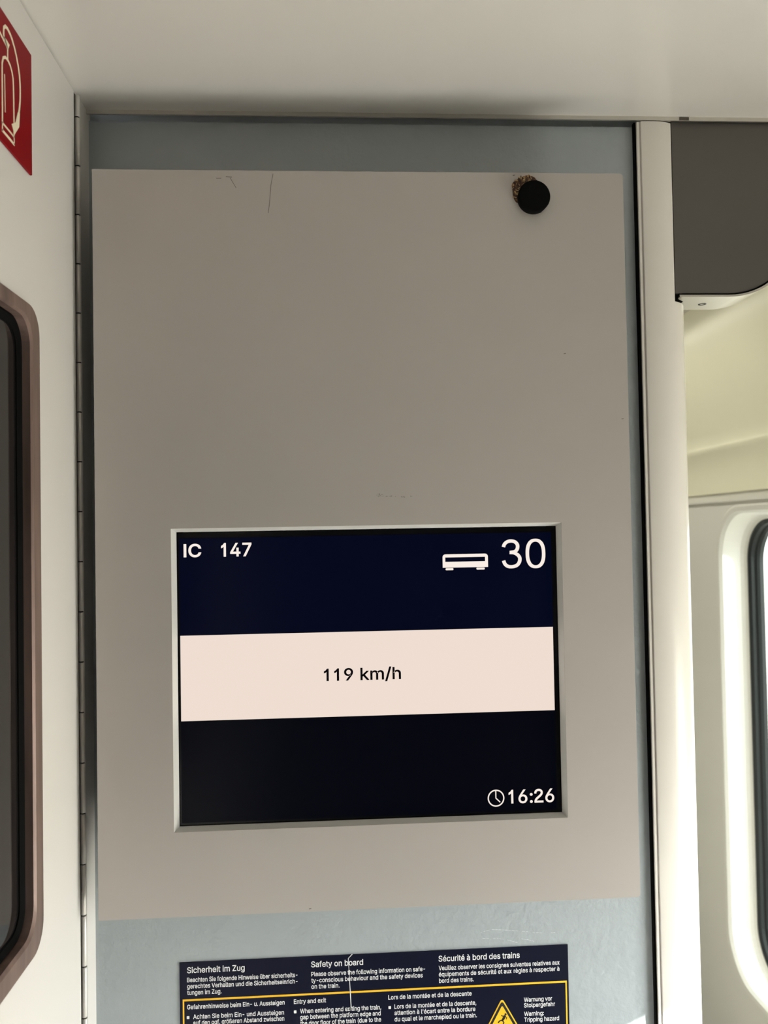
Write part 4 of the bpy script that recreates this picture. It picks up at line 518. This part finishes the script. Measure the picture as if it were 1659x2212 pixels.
for (u, v) in ((-0.0029, -0.1784), (0.0872, -0.1782), (0.1679, -0.1786)):
    MB().plate(fg, rrect(u-0.0011, v-0.0012, u+0.0011, v+0.0012, 0.0004, 3), (), K0, K1).build('bullet_mark', m_wprint, sign)
def tri(apex, half, h, r):      # rounded warning triangle
    P = []; cs = [(apex[0], apex[1]), (apex[0]-half, apex[1]-h), (apex[0]+half, apex[1]-h)]
    for i in range(3):
        a, b, c = Vector(cs[i-1]), Vector(cs[i]), Vector(cs[(i+1) % 3])
        d1 = (a-b).normalized(); d2_ = (c-b).normalized()
        for k in range(7):
            t = k/6; p = b + d1*r*(1-t)**2 + d2_*r*t**2; P.append((p.x, p.y))
    return P
ap = (0.2652, -0.1752)
T0 = tri(ap, 0.0205, 0.0365, 0.004); T1 = tri((ap[0], ap[1]-0.0022), 0.0187, 0.0333, 0.0035); T2 = tri((ap[0], ap[1]-0.0062), 0.0152, 0.0272, 0.002)
tr = MB().plate(fg, T0, (), K0, K1).build('warning_triangle', m_yel, sign)
MB().plate(fg, T1, [T2], K0+0.0001, K1+0.0001).build('triangle_border', m_kprint, tr)
mb = MB().plate(fg, circ((0.2680, -0.1893), 0.0009, 16), (), K0+0.0001, K1+0.0001)
a1 = (K0+0.0001, K1+0.0001)
mb.ribbon(fg, [(0.2676, -0.1902), (0.2664, -0.1925), (0.2650, -0.1945)], [0.0014, 0.0022, 0.0016], *a1)
mb.ribbon(fg, [(0.2672, -0.1908), (0.2652, -0.1907), (0.2642, -0.1899)], 0.0007, *a1)
mb.ribbon(fg, [(0.2673, -0.1908), (0.2690, -0.1922), (0.2684, -0.1936)], 0.0007, *a1)
mb.ribbon(fg, [(0.2652, -0.1943), (0.2630, -0.1945), (0.2614, -0.1962)], 0.0010, *a1)
mb.ribbon(fg, [(0.2650, -0.1943), (0.2664, -0.1962), (0.2655, -0.1985)], 0.0010, *a1)
mb.build('stumbling_figure_symbol', m_kprint, tr)
mb = MB().ribbon(fg, [(0.1366, -0.1318), (0.1331, -0.1353), (0.1337, -0.1500), (0.1344, -0.1650), (0.1349, -0.1768)], [0.0007, 0.0006, 0.0004, 0.0008, 0.0007], K0+0.0001, K1+0.0002)
mb.build('crease_scratch', m_chip, sign)
# fine pale scratches in the wall paint above the notice
mb = MB()
for P in ([(0.2477, -0.1191), (0.2530, -0.1176), (0.2574, -0.1170), (0.2688, -0.1178), (0.2809, -0.1192), (0.2931, -0.1208), (0.3050, -0.1222), (0.3134, -0.1218)],
          [(0.2492, -0.1242), (0.2613, -0.1245), (0.2706, -0.1262), (0.2800, -0.1292)], [(0.2808, -0.1256), (0.290, -0.1272), (0.299, -0.1304)]):
    for a, b in zip(P, P[1:]):
        a, b = Vector(a), Vector(b)
        for k in range(4):
            if rr.random() < 0.7:
                s0 = a.lerp(b, k/4 + rr.uniform(0, 0.05)); s1 = a.lerp(b, (k+0.9)/4)
                mb.ribbon(fg, [tuple(s0), tuple(s1)], rr.uniform(0.0001, 0.00028), -0.0002, 0.00005)
mb.build('paint_scratches', m_chip, wall_back)

# ------------------------------------------------------------------ red extinguisher sign on the left door
rs = thing('extinguisher_sign', 'red square sign with cream fire extinguisher outline high on the left door', 'sign', (XL, -0.13, 0.478))
fl = left(XL)
MB().plate(fl, rect(-0.1735, 0.4795, -0.0880, 0.5640), (), 0.0003, 0.0020).build('sign_plate', m_red, rs, bevel=0.0003, seg=1)
e0, e1 = 0.0019, 0.0022
# seen from the left door's own plane (u = Y, v = height)
sft = -0.0
mb = MB()
hose = [(-0.1301, 0.5433), (-0.1330, 0.5464), (-0.1359, 0.5490), (-0.1357, 0.5535), (-0.1329, 0.5562), (-0.1293, 0.5566), (-0.1252, 0.5556), (-0.1220, 0.5541), (-0.1184, 0.5510), (-0.1153, 0.5472), (-0.1124, 0.5424), (-0.1103, 0.5374), (-0.1092, 0.5315), (-0.1091, 0.5253), (-0.1096, 0.5195), (-0.1107, 0.5144), (-0.1124, 0.5090), (-0.1147, 0.5037)]
mb.ribbon(fl, hose, [0.0016]*2+[0.0022]*4+[0.0022]*12, e0, e1)
mb.plate(fl, [(-0.1105, 0.5115), (-0.1118, 0.5016), (-0.1195, 0.4928), (-0.1242, 0.4974), (-0.1179, 0.5016), (-0.1139, 0.5105)], (), e0+0.0002, e1+0.0002)
mb.build('hose_symbol', m_cream_print, rs)
mb = MB()
bd = [(-0.1385, 0.4916), (-0.1385, 0.5290), (-0.1368, 0.5335), (-0.1330, 0.5360), (-0.1290, 0.5362), (-0.1255, 0.5350), (-0.1228, 0.5325), (-0.1212, 0.5290), (-0.1206, 0.5250), (-0.1200, 0.5021), (-0.1200, 0.4905)]
mb.ribbon(fl, bd, 0.0018, e0, e1)
mb.ribbon(fl, [(-0.1394, 0.4910), (-0.1191, 0.4910)], 0.0013, e0, e1)
mb.ribbon(fl, [(-0.1394, 0.4861), (-0.1191, 0.4861)], 0.0018, e0, e1)
mb.ribbon(fl, [(-0.1386, 0.4916), (-0.1386, 0.4856)], 0.0014, e0, e1); mb.ribbon(fl, [(-0.1198, 0.4916), (-0.1198, 0.4856)], 0.0014, e0, e1)
mb.ribbon(fl, [(-0.1348, 0.5240), (-0.1340, 0.5000)], 0.0010, e0, e1)
mb.ribbon(fl, [(-0.1296, 0.5440), (-0.1296, 0.5370)], 0.0016, e0, e1)
mb.plate(fl, [(-0.1354, 0.5484), (-0.1264, 0.5480), (-0.1288, 0.5436), (-0.1342, 0.5442)], (), e0, e1)
mb.ribbon(fl, [(-0.1340, 0.5450), (-0.1450, 0.5475), (-0.1500, 0.5440)], 0.0016, e0, e1)
mb.build('extinguisher_symbol', m_cream_print, rs)
